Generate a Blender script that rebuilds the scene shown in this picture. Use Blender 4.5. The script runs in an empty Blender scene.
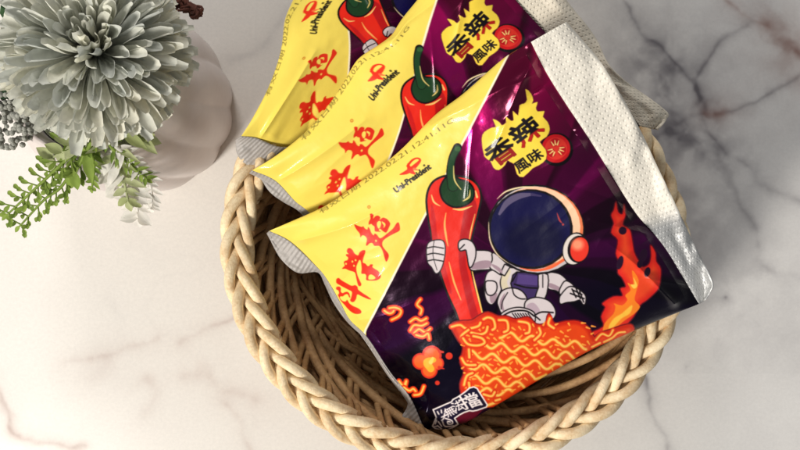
import bpy, math, random
import numpy as np
from mathutils import Vector, Matrix
random.seed(7); rng = np.random.default_rng(7)
sc = bpy.context.scene
C = sc.collection
sc.unit_settings.system = 'METRIC'; sc.unit_settings.scale_length = 0.05     # one unit = 5 cm
HC = 10.5; ZR = 1.5; DR = HC - ZR                                           # camera height, rim height
def W(px, py, z):
    f = 0.01 * (HC - z) / DR
    return ((px - 400) * f, (225 - py) * f, z)
def Wn(P, z):
    f = 0.01 * (HC - z) / DR
    return np.stack([(P[..., 0] - 400) * f, (225 - P[..., 1]) * f, z], -1)
def s2l(c):
    c = np.asarray(c, float) / 255.0
    return np.where(c <= 0.04045, c / 12.92, ((c + 0.055) / 1.055) ** 2.4)

# ------------------------------------------------------------------ noise
def vnoise(x, y, seed=0):
    r = np.random.default_rng(seed); T = r.random((256, 256))
    xi = np.floor(x).astype(int); yi = np.floor(y).astype(int)
    fx = x - xi; fy = y - yi
    fx = fx * fx * (3 - 2 * fx); fy = fy * fy * (3 - 2 * fy)
    g = lambda a, b: T[a & 255, b & 255]
    return (g(xi, yi) * (1 - fx) + g(xi + 1, yi) * fx) * (1 - fy) + (g(xi, yi + 1) * (1 - fx) + g(xi + 1, yi + 1) * fx) * fy
def fbm(x, y, seed=0, o=4):
    s = 0; a = 0.5; t = 0
    for i in range(o):
        s = s + a * vnoise(x * 2 ** i + 17.3 * i, y * 2 ** i + 5.1 * i, seed + i); t += a; a *= 0.5
    return s / t * 2 - 1

# ------------------------------------------------------------------ materials
def newmat(name):
    m = bpy.data.materials.new(name); m.use_nodes = True
    return m, m.node_tree.nodes, m.node_tree.links, m.node_tree.nodes['Principled BSDF']
def mat_simple(name, col, rough=0.5, metal=0.0, nscale=20, nvar=0.12, bump=0.1, bscale=60, sub=0.0, trans=0.0, spec=0.5, attr=None):
    m, N, L, b = newmat(name)
    tc = N.new('ShaderNodeTexCoord')
    no = N.new('ShaderNodeTexNoise'); no.inputs['Scale'].default_value = nscale; no.inputs['Detail'].default_value = 5
    L.new(tc.outputs['Object'], no.inputs['Vector'])
    mr = N.new('ShaderNodeMapRange'); mr.inputs['To Min'].default_value = 1 - nvar; mr.inputs['To Max'].default_value = 1 + nvar
    mr.inputs['From Min'].default_value = 0.3; mr.inputs['From Max'].default_value = 0.7
    L.new(no.outputs['Fac'], mr.inputs['Value'])
    mx = N.new('ShaderNodeMix'); mx.data_type = 'RGBA'; mx.blend_type = 'MULTIPLY'; mx.inputs['Factor'].default_value = 1
    if attr:
        at = N.new('ShaderNodeAttribute'); at.attribute_name = attr; L.new(at.outputs['Color'], mx.inputs['A'])
    else:
        mx.inputs['A'].default_value = (*s2l(col), 1)
    L.new(mr.outputs['Result'], mx.inputs['B']); L.new(mx.outputs['Result'], b.inputs['Base Color'])
    b.inputs['Roughness'].default_value = rough; b.inputs['Metallic'].default_value = metal
    b.inputs['Specular IOR Level'].default_value = spec
    if sub: b.inputs['Subsurface Weight'].default_value = sub; b.inputs['Subsurface Radius'].default_value = (.12, .1, .08); b.inputs['Subsurface Scale'].default_value = .5
    if bump:
        n2 = N.new('ShaderNodeTexNoise'); n2.inputs['Scale'].default_value = bscale; n2.inputs['Detail'].default_value = 3
        L.new(tc.outputs['Object'], n2.inputs['Vector'])
        bp = N.new('ShaderNodeBump'); bp.inputs['Strength'].default_value = bump; bp.inputs['Distance'].default_value = 0.02
        L.new(n2.outputs['Fac'], bp.inputs['Height']); L.new(bp.outputs['Normal'], b.inputs['Normal'])
    if trans:
        tr = N.new('ShaderNodeBsdfTranslucent'); L.new(mx.outputs['Result'], tr.inputs['Color'])
        ms = N.new('ShaderNodeMixShader'); ms.inputs['Fac'].default_value = trans
        out = N['Material Output']; L.new(b.outputs['BSDF'], ms.inputs[1]); L.new(tr.outputs['BSDF'], ms.inputs[2]); L.new(ms.outputs['Shader'], out.inputs['Surface'])
    return m

# ------------------------------------------------------------------ mesh helpers
class MB:
    def __init__(s): s.v = []; s.f = []; s.c = []
    def add(s, vs, fs, tone=1.0):
        o = len(s.v); s.v += [tuple(p) for p in vs]; s.f += [tuple(i + o for i in f) for f in fs]; s.c += [tone] * len(vs)
    def tube(s, pts, r, n=8, tone=1.0, closed=False):
        pts = np.asarray(pts, float); m = len(pts)
        rr = np.full(m, r) if np.isscalar(r) else np.asarray(r, float)
        t = (np.roll(pts, -1, 0) - np.roll(pts, 1, 0)) if closed else np.gradient(pts, axis=0)
        t /= np.linalg.norm(t, axis=1)[:, None] + 1e-9
        up = np.tile([0.0, 0.0, 1.0], (m, 1)); bad = abs(t[:, 2]) > 0.97; up[bad] = [1, 0, 0]
        a = np.cross(t, up); a /= np.linalg.norm(a, axis=1)[:, None] + 1e-9; b = np.cross(a, t)
        # keep frames continuous
        for i in range(1, m):
            p = a[i - 1] - t[i] * np.dot(a[i - 1], t[i]); q = np.linalg.norm(p)
            if q > 1e-6 and not closed: a[i] = p / q; b[i] = np.cross(a[i], t[i])
        ang = np.linspace(0, 2 * math.pi, n, endpoint=False)
        V = pts[:, None, :] + rr[:, None, None] * (np.cos(ang)[None, :, None] * a[:, None, :] + np.sin(ang)[None, :, None] * b[:, None, :])
        F = []
        for i in range(m if closed else m - 1):
            j = (i + 1) % m
            for k in range(n):
                l = (k + 1) % n; F.append((i * n + k, i * n + l, j * n + l, j * n + k))
        if not closed: F.append(tuple(range(n))[::-1]); F.append(tuple((m - 1) * n + k for k in range(n)))
        s.add(V.reshape(-1, 3), F, tone)
    def ball(s, c, r, n=7, m=5, tone=1.0):
        vs = [(c[0], c[1], c[2] + r)]; fs = []
        for i in range(1, m):
            th = math.pi * i / m
            for k in range(n):
                ph = 2 * math.pi * k / n; vs.append((c[0] + r * math.sin(th) * math.cos(ph), c[1] + r * math.sin(th) * math.sin(ph), c[2] + r * math.cos(th)))
        vs.append((c[0], c[1], c[2] - r)); e = len(vs) - 1
        for k in range(n):
            l = (k + 1) % n; fs.append((0, 1 + k, 1 + l)); fs.append((e, 1 + (m - 2) * n + l, 1 + (m - 2) * n + k))
            for i in range(m - 2): fs.append((1 + i * n + k, 1 + (i + 1) * n + k, 1 + (i + 1) * n + l, 1 + i * n + l))
        s.add(vs, fs, tone)
    def build(s, name, mat, parent=None, smooth=True):
        me = bpy.data.meshes.new(name); me.from_pydata(s.v, [], s.f); me.materials.append(mat)
        me.polygons.foreach_set('use_smooth', [smooth] * len(me.polygons))
        at = me.attributes.new('tone', 'FLOAT', 'POINT'); at.data.foreach_set('value', s.c)
        me.update(); o = bpy.data.objects.new(name, me); C.objects.link(o)
        if parent: o.parent = parent; o.matrix_parent_inverse = Matrix.Translation(parent.location).inverted()
        return o
def grid_mesh(name, P, mat, parent=None, col=None, uv=None, flip=False):
    H_, W_ = P.shape[:2]
    i = np.arange(H_ * W_).reshape(H_, W_)
    q = np.stack([i[:-1, :-1], i[1:, :-1], i[1:, 1:], i[:-1, 1:]], -1).reshape(-1, 4)
    if flip: q = q[:, ::-1]
    me = bpy.data.meshes.new(name)
    me.vertices.add(H_ * W_); me.vertices.foreach_set('co', P.astype(np.float32).ravel())
    me.loops.add(q.size); me.loops.foreach_set('vertex_index', q.astype(np.int32).ravel())
    me.polygons.add(len(q)); me.polygons.foreach_set('loop_start', np.arange(0, q.size, 4, dtype=np.int32))
    me.update(calc_edges=True)
    me.polygons.foreach_set('use_smooth', np.ones(len(q), bool))
    if col is not None:
        a = me.color_attributes.new('print', 'FLOAT_COLOR', 'POINT'); a.data.foreach_set('color', col.astype(np.float32).ravel())
    if uv is not None:
        u = me.uv_layers.new(name='UVMap'); u.data.foreach_set('uv', uv.reshape(-1, 2)[q.ravel()].astype(np.float32).ravel())
    me.materials.append(mat); me.validate(); me.update()
    o = bpy.data.objects.new(name, me); C.objects.link(o)
    if parent: o.parent = parent; o.matrix_parent_inverse = Matrix.Translation(parent.location).inverted()
    return o
def thing(name, label, cat, loc, group=None):
    o = bpy.data.objects.new(name, None); C.objects.link(o); o.location = loc; o.empty_display_size = 0.2
    o['label'] = label; o['category'] = cat
    if group: o['group'] = group
    return o
def spline(pts, n=8, closed=False):
    p = np.asarray(pts, float); m = len(p); out = []
    for i in range(m if closed else m - 1):
        if closed: a, b, c, d = p[(i - 1) % m], p[i], p[(i + 1) % m], p[(i + 2) % m]
        else: a, b, c, d = p[max(i - 1, 0)], p[i], p[i + 1], p[min(i + 2, m - 1)]
        for k in range(n):
            t = k / n; out.append(0.5 * (2 * b + (c - a) * t + (2 * a - 5 * b + 4 * c - d) * t * t + (3 * b - a - 3 * c + d) * t ** 3))
    if not closed: out.append(p[-1])
    return np.array(out)
def resample(pts, n, t=None):
    p = np.asarray(pts, float); d = np.r_[0, np.cumsum(np.linalg.norm(np.diff(p, axis=0), axis=1))]
    if t is None: t = np.linspace(0, 1, n)
    return np.stack([np.interp(t * d[-1], d, p[:, k]) for k in range(p.shape[1])], -1)

# ------------------------------------------------------------------ the printed design of the noodle packets
S = 2.0; OX, OY, CW, CH = 240, 20, 500, 440
IH, IW = int(CH * S), int(CW * S)
img = np.zeros((IH, IW, 3)); metal = np.ones((IH, IW))
def box(lo, hi, pad):
    x0 = max(int((lo[0] - pad - OX) * S), 0); x1 = min(int((hi[0] + pad - OX) * S) + 2, IW)
    y0 = max(int((lo[1] - pad - OY) * S), 0); y1 = min(int((hi[1] + pad - OY) * S) + 2, IH)
    xs = OX + (np.arange(x0, x1) + .5) / S; ys = OY + (np.arange(y0, y1) + .5) / S
    X, Y = np.meshgrid(xs, ys); return (slice(y0, y1), slice(x0, x1)), X, Y
def segdist(X, Y, a, b):
    d = b - a; L2 = d @ d + 1e-12; t = np.clip(((X - a[0]) * d[0] + (Y - a[1]) * d[1]) / L2, 0, 1)
    return np.hypot(X - a[0] - t * d[0], Y - a[1] - t * d[1]), t
def put(sl, a, col, met=0.0):
    a = np.clip(a, 0, 1); c = np.asarray(col, float)
    img[sl] = img[sl] * (1 - a[..., None]) + c * a[..., None]
    if met is not None: metal[sl] = metal[sl] * (1 - a) + met * a
def sdf(X, Y, segs):
    D = np.full(X.shape, 1e9); ins = np.zeros(X.shape, bool)
    for a, b in segs:
        d, _ = segdist(X, Y, a, b); D = np.minimum(D, d)
        if a[1] != b[1]:
            c = (a[1] > Y) != (b[1] > Y); ins ^= c & (X < (b[0] - a[0]) * (Y - a[1]) / (b[1] - a[1]) + a[0])
    return np.where(ins, -D, D)
def poly(pts, col, grow=0.0, sm=0, outline=0.0, ocol=(8, 4, 14), met=0.0, soft=0.5, alpha=1.0):
    p = spline(pts, sm, True) if sm else np.asarray(pts, float)
    sl, X, Y = box(p.min(0), p.max(0), 3 + grow + outline + soft)
    if X.size == 0: return
    d = sdf(X, Y, list(zip(p, np.roll(p, -1, 0))))
    if outline: put(sl, (outline + grow - d) / soft + .5, ocol)
    put(sl, ((grow - d) / soft + .5) * alpha if alpha == 1 else np.clip((grow - d) / soft + .5, 0, 1) * alpha, col, met)
def stroke(pts, w, col, sm=6, soft=0.5, met=0.0, alpha=1.0):
    p0 = np.asarray(pts, float); w = np.full(len(p0), w) if np.isscalar(w) else np.asarray(w, float)
    p = np.column_stack([p0, w]); p = spline(p, sm) if sm and len(p) > 2 else p
    sl, X, Y = box(p[:, :2].min(0), p[:, :2].max(0), 3 + w.max())
    if X.size == 0: return
    D = np.full(X.shape, 1e9)
    for a, b in zip(p[:-1], p[1:]):
        d, t = segdist(X, Y, a[:2], b[:2]); D = np.minimum(D, d - (a[2] * (1 - t) + b[2] * t) / 2)
    put(sl, np.clip(-D / soft + .5, 0, 1) * alpha, col, met)
def ell(c, rx, ry, col, rot=0, **k):
    a = np.linspace(0, 2 * math.pi, 28, endpoint=False); r = math.radians(rot)
    x = rx * np.cos(a); y = ry * np.sin(a)
    poly(np.stack([c[0] + x * math.cos(r) - y * math.sin(r), c[1] + x * math.sin(r) + y * math.cos(r)], -1), col, **k)
def text_segs(txt):
    cu = bpy.data.curves.new('t', 'FONT'); cu.body = txt; cu.resolution_u = 2
    ob = bpy.data.objects.new('t', cu); C.objects.link(ob)
    dg = bpy.context.evaluated_depsgraph_get(); me = bpy.data.meshes.new_from_object(ob.evaluated_get(dg))
    co = np.array([v.co[:2] for v in me.vertices]); cnt = {}
    for f in me.polygons:
        for e in f.edge_keys: cnt[e] = cnt.get(e, 0) + 1
    segs = [(co[a], co[b]) for (a, b), n in cnt.items() if n == 1]
    bpy.data.objects.remove(ob); bpy.data.curves.remove(cu); bpy.data.meshes.remove(me)
    return segs, co
def text(txt, p0, p1, h, col, bold=0.0, shear=0.0, soft=0.5, outline=0, ocol=None, alpha=1.0, split=None):
    """text whose box runs from p0 (bottom left) to p1 (bottom right), height h, in print coordinates"""
    segs, co = text_segs(txt); lo = co.min(0); hi = co.max(0)
    p0 = np.array(p0, float); d = np.array(p1, float) - p0; n = np.array([d[1], -d[0]]) / np.linalg.norm(d)
    def m(q):
        u = (q - lo) / (hi - lo); return p0 + d * u[0] + n * h * u[1] + d / np.linalg.norm(d) * shear * h * u[1]
    sg = [(m(a), m(b)) for a, b in segs]; A = np.array([x for s_ in sg for x in s_])
    sl, X, Y = box(A.min(0), A.max(0), 3 + bold + outline)
    if X.size == 0: return
    D = sdf(X, Y, sg)
    if outline: put(sl, (outline + bold - D) / soft + .5, ocol)
    a = np.clip((bold - D) / soft + .5, 0, 1) * alpha
    put(sl, a, col)
    if split is not None:
        hh = ((X - p0[0]) * n[0] + (Y - p0[1]) * n[1]) / h
        put(sl, a * np.clip((split[0] - hh) * 20, 0, 1), split[1])

AB = [(269, 231), (292, 221), (317, 210), (336, 199), (368, 176), (400, 150.5), (434, 116), (464, 93), (504, 58), (531, 42)]
BC = [(531, 42), (546, 72), (566, 104), (590, 140), (622, 192), (638, 216), (655, 235), (671, 257), (699, 304)]
DC = [(424, 429), (450, 429), (467, 422), (502, 402), (559, 368), (591, 350), (620, 337), (662, 319), (699, 304)]
AD = [(269, 231), (291, 242), (317, 267), (328, 281), (340, 302), (350, 320), (367, 337), (390, 372), (410, 397), (424, 429)]

def draw_print():
    Y, X = np.mgrid[0:IH, 0:IW]; X = OX + (X + .5) / S; Y = OY + (Y + .5) / S
    # dark ground: navy low, magenta high, wide rays
    g = np.clip((Y - 60) / 260 + (X - 500) / 900, 0, 1)[..., None]
    top = np.array([160, 2, 70.]); mid = np.array([84, 2, 52.]); low = np.array([10, 2, 26.])
    base = np.where(g < .5, top + (mid - top) * g * 2, mid + (low - mid) * (g - .5) * 2)
    ang = np.arctan2(Y - 262, X - 515) + 0.06 * fbm(X / 60, Y / 60, 3, 2)
    ray = np.clip(np.sin(ang * 11 + 0.4) * 4 + .2, 0, 1)[..., None]
    ray2 = np.clip(np.sin(ang * 7 + 2.0) * 3 - .8, 0, 1)[..., None]
    img[:] = base * (1 - .42 * ray) + np.array([52, 0, 40]) * ray2 * .55
    metal[:] = 1
    # yellow field
    yel = list(AB[:-1]) + [(366, 330)] + [(350, 330), (300, 310), (250, 232)]
    yel = [(250, 200)] + [(x - 2, y - 12) for x, y in AB[1:-2]] + [(506, 50), (507, 56), (366, 328), (366, 345), (300, 330), (240, 250)]
    poly(yel, (240, 215, 94))
    stroke([(508, 55), (366, 329), (362, 340)], 2.0, (250, 238, 205), sm=0)
    # brush characters on the yellow field
    R = (222, 44, 22)
    YC = (240, 215, 94)
    def tr(o, k, p, c=R, sm=3): poly([(o[0] + x / k, o[1] + y / k) for x, y in p], c, sm=sm)
    o1, k1 = (350, 208), 8.036      # noodle character
    tr(o1, k1, [(160, 50), (176, 45), (190, 58), (186, 84), (206, 64), (228, 62), (244, 76), (238, 96), (262, 78), (290, 84), (312, 104), (324, 128), (312, 160), (300, 186), (286, 198), (262, 184), (240, 166), (232, 180), (248, 190), (226, 190), (200, 186), (196, 150), (180, 138), (170, 128), (150, 134), (152, 108), (164, 84)])
    tr(o1, k1, [(222, 112), (238, 104), (250, 118), (244, 150), (232, 166), (220, 150), (216, 128)], YC); tr(o1, k1, [(256, 108), (272, 116), (284, 128), (282, 146), (270, 160), (272, 140), (262, 126)], YC)
    tr(o1, k1, [(36, 130), (62, 142), (96, 152), (106, 146), (122, 166), (140, 172), (146, 152), (160, 170), (172, 200), (190, 220), (196, 206), (214, 212), (236, 240), (256, 238), (300, 204), (346, 164), (374, 122), (392, 118), (402, 156), (396, 184), (350, 208), (300, 236), (266, 264), (260, 300), (280, 332), (306, 364), (312, 390), (300, 424), (288, 430), (276, 396), (262, 346), (240, 308), (216, 304), (196, 304), (180, 282), (158, 284), (138, 302), (128, 296), (136, 250), (118, 224), (98, 220), (84, 236), (78, 206), (54, 176), (38, 148)])
    tr(o1, k1, [(202, 258), (212, 255), (216, 268), (206, 272)], YC)
    o2 = (335, 245)                 # study character
    tr(o2, 10., [(118, 56), (130, 34), (152, 32), (176, 50), (196, 84), (230, 104), (246, 72), (276, 52), (302, 54), (302, 80), (288, 120), (278, 172), (304, 186), (326, 210), (344, 206), (352, 194), (380, 196), (374, 220), (400, 240), (436, 264), (458, 306), (450, 334), (412, 354), (360, 356), (312, 350), (312, 312), (300, 290), (264, 286), (266, 240), (262, 190), (256, 160), (244, 150), (228, 180), (214, 220), (216, 262), (228, 310), (248, 356), (264, 392), (252, 412), (232, 404), (216, 350), (204, 290), (190, 270), (140, 254), (104, 238), (72, 240), (78, 224), (96, 206), (88, 174), (100, 158), (124, 150), (130, 124), (110, 108), (114, 90), (136, 92), (122, 74)])
    tr(o2, 10., [(334, 320), (346, 298), (372, 298), (402, 322), (396, 340), (360, 346), (336, 342)], YC)
    for (x, y) in ((108, 186), (172, 164), (204, 150), (188, 206)): tr(o2, 10., [(x, y - 9), (x + 10, y), (x + 4, y + 12), (x - 6, y + 4)], YC)
    o3, k3 = (330, 272), 9.78       # science character
    tr(o3, k3, [(60, 76), (72, 60), (90, 60), (112, 80), (160, 108), (210, 134), (246, 128), (270, 146), (276, 172), (320, 206), (372, 240), (404, 268), (370, 264), (310, 238), (268, 220), (256, 262), (236, 290), (212, 294), (196, 276), (206, 250), (214, 196), (180, 174), (130, 148), (84, 122), (62, 106)])
    tr(o3, k3, [(58, 156), (72, 142), (96, 144), (108, 162), (106, 190), (122, 206), (146, 196), (172, 194), (190, 212), (198, 250), (186, 246), (172, 218), (148, 222), (124, 240), (108, 238), (96, 250), (118, 280), (150, 288), (168, 272), (190, 306), (226, 332), (272, 352), (304, 378), (302, 404), (260, 412), (216, 396), (176, 362), (140, 320), (104, 280), (84, 240), (76, 226), (88, 206), (80, 180), (62, 172)])
    stroke([(369, 207)] * 2, 3.4, (205, 120, 40), sm=0); stroke([(369, 207)] * 2, 1.6, (235, 200, 70), sm=0)
    # ribbon shaped bird logo and the maker's name
    stroke([(400, 174.5), (407, 172), (414, 167), (420, 160.5), (417, 158.2), (412, 160.5), (407.5, 166)], [1.0, 4.2, 4.4, 2.4, 1.6, 2.2, 2.4], (228, 48, 22))
    stroke([(408, 164), (410, 170), (414.5, 173.5)], [1.6, 5, 2.0], (228, 48, 22)); stroke([(414, 169), (418, 170)], [2.5, 1], (240, 110, 60))
    text('Uni-President', (396.5, 193.0), (431.5, 168.2), 5.8, (14, 10, 8), bold=0.42)
    stroke([(424.2, 165.4)] * 2, 2.4, (80, 70, 20), sm=0)
    text('\u6709\u6548\u65e5\u671f 2022.02.21.12:41.11G', (321, 214.5), (455, 121.5), 6.0, (96, 84, 40), bold=.02, alpha=.85)
    # chilli
    K = (10, 3, 8)
    body = [(455, 177), (443, 177.5), (432.5, 184), (427.6, 198), (429.4, 219), (434, 242), (440, 268), (447.5, 291), (456, 310), (464, 326), (484, 326), (478.5, 302), (472.5, 280), (469, 261), (470.5, 240), (477, 213), (480, 198), (477.5, 187), (469, 179.5)]
    poly(body, (226, 38, 22), sm=5, outline=2.2, ocol=K)
    poly([(468, 196), (477, 206), (472, 228), (467, 245), (466, 262), (470, 282), (474, 300), (480, 322), (472, 320), (464, 290), (459, 262), (460, 236)], (178, 16, 22), sm=4, soft=1.2)
    poly([(431, 205), (435, 215), (438, 240), (446, 270), (452, 292), (448, 290), (438, 262), (432, 238)], (196, 20, 24), sm=4, soft=1)
    poly([(449, 176), (443.5, 182), (440.8, 190), (444, 200), (453, 206), (464, 205), (472, 199), (473, 190), (468, 183), (459, 180), (454, 177)], (24, 58, 30), sm=3, outline=1.8, ocol=K)
    stroke([(457.5, 147.5), (452.5, 158), (450.5, 172), (453, 186)], [8.8, 8.0, 8.6, 11], K)
    stroke([(457.5, 148.5), (452.5, 158), (450.5, 172), (453, 186)], [6.4, 5.8, 6.6, 10], (28, 66, 36))
    stroke([(457, 149), (458.5, 149)], [4.5, 4.5], (52, 92, 50), sm=0)
    stroke([(453.6, 166), (454.6, 180), (461, 189.5)], [.6, 1.3, .7], (226, 200, 120)); stroke([(463, 201), (469, 197), (470, 190)], [.8, 2, .6], (226, 200, 120))
    stroke([(453, 209), (462, 209.5), (472, 206)], [.8, 2.2, .6], (246, 196, 110)); stroke([(475.5, 191), (477, 197)], [1, 2.2], (244, 190, 110)); stroke([(431.5, 195), (434, 202), (440, 206)], [.8, 1.8, .6], (240, 190, 110))
    stroke([(446, 213), (444.6, 224), (446, 236), (448, 246)], [.7, 1.8, 2, .7], (250, 170, 90)); stroke([(449, 262), (454, 282), (461, 300)], [.7, 1.8, .7], (250, 170, 90))
    stroke([(475, 214), (471, 230), (469, 242)], [.5, 1.2, .5], (248, 190, 100)); stroke([(470.6, 264), (475, 284), (480, 304), (484, 320)], [.5, 1.4, 1.6, .6], (248, 200, 100))
    # flavour badge
    stroke([(556.5, 149.5)] * 2, 33.5, K, sm=0); stroke([(556, 148.5)] * 2, 28.5, (196, 22, 28), sm=0); stroke([(556, 148.5)] * 2, 22, (214, 52, 40), sm=0)
    for a in (20, 140, 262):
        cx, cy = 556 + 6.4 * math.cos(math.radians(a)), 148.5 + 6.4 * math.sin(math.radians(a)); ell((cx, cy), 5.0, 4.0, (176, 18, 26), rot=a + 90)
        for b in (-28, 0, 28):
            d = math.radians(a + b); stroke([(556 + 4.0 * math.cos(d), 148.5 + 4.0 * math.sin(d)), (556 + 8.2 * math.cos(d), 148.5 + 8.2 * math.sin(d))], [1.4, .7], (246, 214, 130), sm=0)
    Z = lambda p: [(400 + x / 3.75, 80 + y / 3.75) for x, y in p]
    fl = Z([(308, 222), (318, 196), (345, 180), (362, 176), (350, 148), (372, 160), (382, 172), (400, 160), (398, 140), (415, 154), (428, 150), (424, 118), (444, 136), (450, 96), (466, 90), (478, 74), (472, 36), (490, 52), (498, 76), (492, 92), (514, 84), (508, 104), (516, 120), (540, 118), (534, 138), (552, 158), (560, 186), (548, 212), (522, 232), (545, 262), (546, 296), (520, 318), (496, 330), (462, 362), (440, 352), (430, 316), (414, 306), (402, 300), (392, 318), (370, 336), (352, 328), (340, 302), (318, 286)])
    poly(fl, (246, 214, 72), sm=2, grow=.4, outline=.5, ocol=(90, 10, 40))
    B = (16, 6, 14)
    text('\u9999', Z([(363, 329)])[0], Z([(449, 270)])[0], 23, B, bold=.8, shear=-.12, split=(.40, (150, 22, 20)))
    text('\u8fa3', Z([(458, 258)])[0], Z([(548, 192)])[0], 23.5, B, bold=.80, shear=-.12, split=(.30, (178, 28, 22)))
    text('\u98a8\u5473', Z([(448, 352)])[0], Z([(542, 288)])[0], 12.2, B, bold=.42, shear=-.05)
    # astronaut
    Q = lambda p: [(460 + x / 5, 235 + y / 5) for x, y in p]
    wht = (208, 196, 196); shd = (158, 132, 142)
    def part(p, sm=4, c=wht): poly(Q(p), c, sm=sm, outline=1.35, ocol=K)
    def shade(p, sm=4, c=shd): poly(Q(p), c, sm=sm, soft=.7)
    def ln(p, w=1.1, c=K): stroke(Q(p), w + .35, c)
    part([(140, 190), (185, 178), (215, 200), (212, 250), (190, 300), (160, 345), (132, 320), (125, 250)])        # backpack
    shade([(150, 300), (185, 290), (175, 330), (155, 340)]); part([(130, 240), (150, 232), (178, 240), (180, 275), (160, 298), (136, 290)])
    part([(430, 195), (490, 195), (530, 225), (540, 255), (520, 295), (480, 275), (440, 262)])                        # far arm
    shade([(450, 240), (500, 262), (520, 290), (480, 275), (445, 260)])
    part([(530, 232), (565, 255), (560, 290), (525, 318), (500, 290), (508, 258)])
    part([(508, 300), (545, 262), (585, 270), (622, 300), (626, 330), (618, 346), (600, 322), (570, 330), (530, 335), (504, 342), (500, 320)])
    for q in ([(560, 270), (580, 312)], [(580, 266), (602, 318)], [(598, 280), (618, 335)], [(552, 292), (620, 318)], [(566, 276), (610, 298)]): ln(q, 1.2)
    part([(245, 165), (400, 190), (430, 200), (430, 260), (405, 320), (330, 345), (230, 300), (205, 240), (222, 190)])   # torso
    shade([(225, 170), (255, 180), (235, 235), (250, 280), (215, 270), (205, 230)], c=(214, 200, 170))
    part([(285, 188), (400, 204), (396, 250), (380, 320), (320, 318), (262, 262), (262, 225)], sm=2, c=(58, 40, 88))
    poly(Q([(292, 196), (392, 206), (386, 252), (282, 244)]), (82, 60, 120)); ln([(272, 246), (330, 262), (390, 266)], 1.2); ln([(285, 190), (262, 232)], 1.0)
    part([(395, 200), (436, 200), (436, 262), (420, 318), (378, 318), (396, 262)], sm=2); ln([(414, 200), (414, 262)], .7)
    part([(50, 85), (90, 80), (150, 85), (165, 120), (155, 165), (100, 172), (56, 172), (46, 130)])                       # reaching arm
    part([(165, 92), (200, 115), (240, 155), (212, 196), (180, 180), (152, 160), (165, 125)]); part([(225, 150), (246, 160), (222, 200), (206, 190)], sm=0)
    shade([(60, 150), (100, 130), (150, 130), (152, 160), (100, 170), (60, 170)]); shade([(160, 145), (190, 158), (212, 180), (205, 190), (165, 160)])
    part([(2, 30), (30, 24), (60, 38), (76, 72), (72, 120), (50, 160), (38, 100), (30, 72), (2, 76), (-6, 52)]); ln([(0, 70), (22, 48)], 1.0)
    hd = [(429, 243), (436, 240.5), (443, 241.5), (444.8, 250), (443, 262), (440, 270), (436, 273), (432, 267), (428, 262), (427, 250)]
    poly(hd, wht, sm=4, outline=1.1, ocol=K)
    for y in (248, 254.5, 261): stroke([(427.5, y), (434, y - 1.2), (443.5, y + .3)], 1.3, K)
    stroke([(434, 241), (433, 255), (437, 270)], .7, K)
    part([(190, 330), (210, 285), (250, 268), (300, 278), (330, 315), (320, 362), (260, 385), (215, 395), (196, 360)])   # legs
    shade([(200, 330), (225, 290), (215, 340), (222, 385), (200, 360)]); ln([(262, 270), (272, 300), (300, 318), (326, 320)], 1.0); ln([(238, 288), (214, 330), (206, 370)], .8)
    part([(330, 335), (380, 315), (440, 330), (472, 370), (470, 410), (420, 450), (350, 440), (330, 390)])
    shade([(335, 350), (370, 340), (400, 380), (370, 395), (335, 385)], c=(180, 158, 168))
    part([(210, 395), (250, 372), (300, 365), (350, 378), (372, 400), (360, 450), (260, 450), (212, 420)]); ln([(205, 410), (260, 382), (330, 380), (370, 405)], 1.4)
    for k in range(7): ln([(262 + k * 13, 392), (290 + k * 13, 430)], .8)
    ln([(376, 400), (410, 385), (466, 388)], 1.3); ln([(380, 408), (400, 425)], 1.2)
    # helmet
    ell((536.3, 229.5), 49.0, 45.0, K, rot=12); ell((536.2, 229.4), 47.0, 43.0, (196, 186, 186), rot=12); 
    ell((539.4, 227.5), 44.0, 40.2, (226, 118, 74), rot=12); ell((537.0, 226.2), 43.6, 39.4, (246, 196, 158), rot=12)
    ell((530.9, 229.2), 42.2, 40.2, K, rot=8); ell((530.4, 229.0), 40.0, 38.0, (12, 9, 62), rot=8)
    ell((534, 240), 30, 22, (9, 7, 46), rot=0, soft=12)
    stroke([(499.5, 214), (507, 203), (518, 196.5), (530, 194.5)], [2.5, 6, 6, 3], (92, 82, 112)); stroke([(532, 194.5), (541, 196)], [3, 1.5], (60, 50, 90))
    stroke([(497, 199), (506, 191.5), (520, 187.5), (534, 186.8)], [.4, 1.4, 1.4, .5], (240, 220, 170)); stroke([(488.6, 222), (490, 240), (497, 254), (508, 263)], [.4, 1.2, 1.2, .4], (220, 196, 160))
    stroke([(557, 213), (559.5, 220), (562, 223)], [.5, 1.8, .6], (170, 60, 60)); stroke([(563, 224.5)] * 2, 2.2, (170, 60, 60), sm=0)
    stroke([(520, 268), (535, 270.5), (552, 267), (566, 258)], [.6, 2.2, 2.6, 2.2], (236, 100, 54))
    ell((575, 249), 12.5, 17, K, rot=14); ell((574.6, 249), 11.2, 15.6, (222, 210, 200), rot=14); ell((578.5, 249.2), 11.0, 13.8, K, rot=10)
    ell((579.5, 249.4), 9.0, 12.2, (226, 52, 34), rot=10); ell((577.5, 244.5), 5.8, 5.6, (250, 146, 108), soft=5)
    # flames
    Fz = lambda p: [(590 + x / 3, 190 + y / 3) for x, y in p]
    redf = Fz([(78, 36), (84, 66), (98, 72), (102, 44), (106, 74), (98, 104), (118, 118), (126, 150), (132, 186), (146, 214), (158, 232), (178, 222), (184, 196), (182, 166), (196, 188), (198, 214), (212, 238), (208, 286), (196, 306), (170, 330), (150, 345), (130, 380), (100, 412), (60, 440), (10, 446), (-4, 432), (40, 410), (34, 380), (46, 352), (38, 340), (70, 320), (98, 318), (92, 296), (108, 290), (96, 262), (84, 248), (86, 214), (78, 190), (84, 150), (64, 128), (72, 100), (64, 76), (72, 60)])
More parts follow.
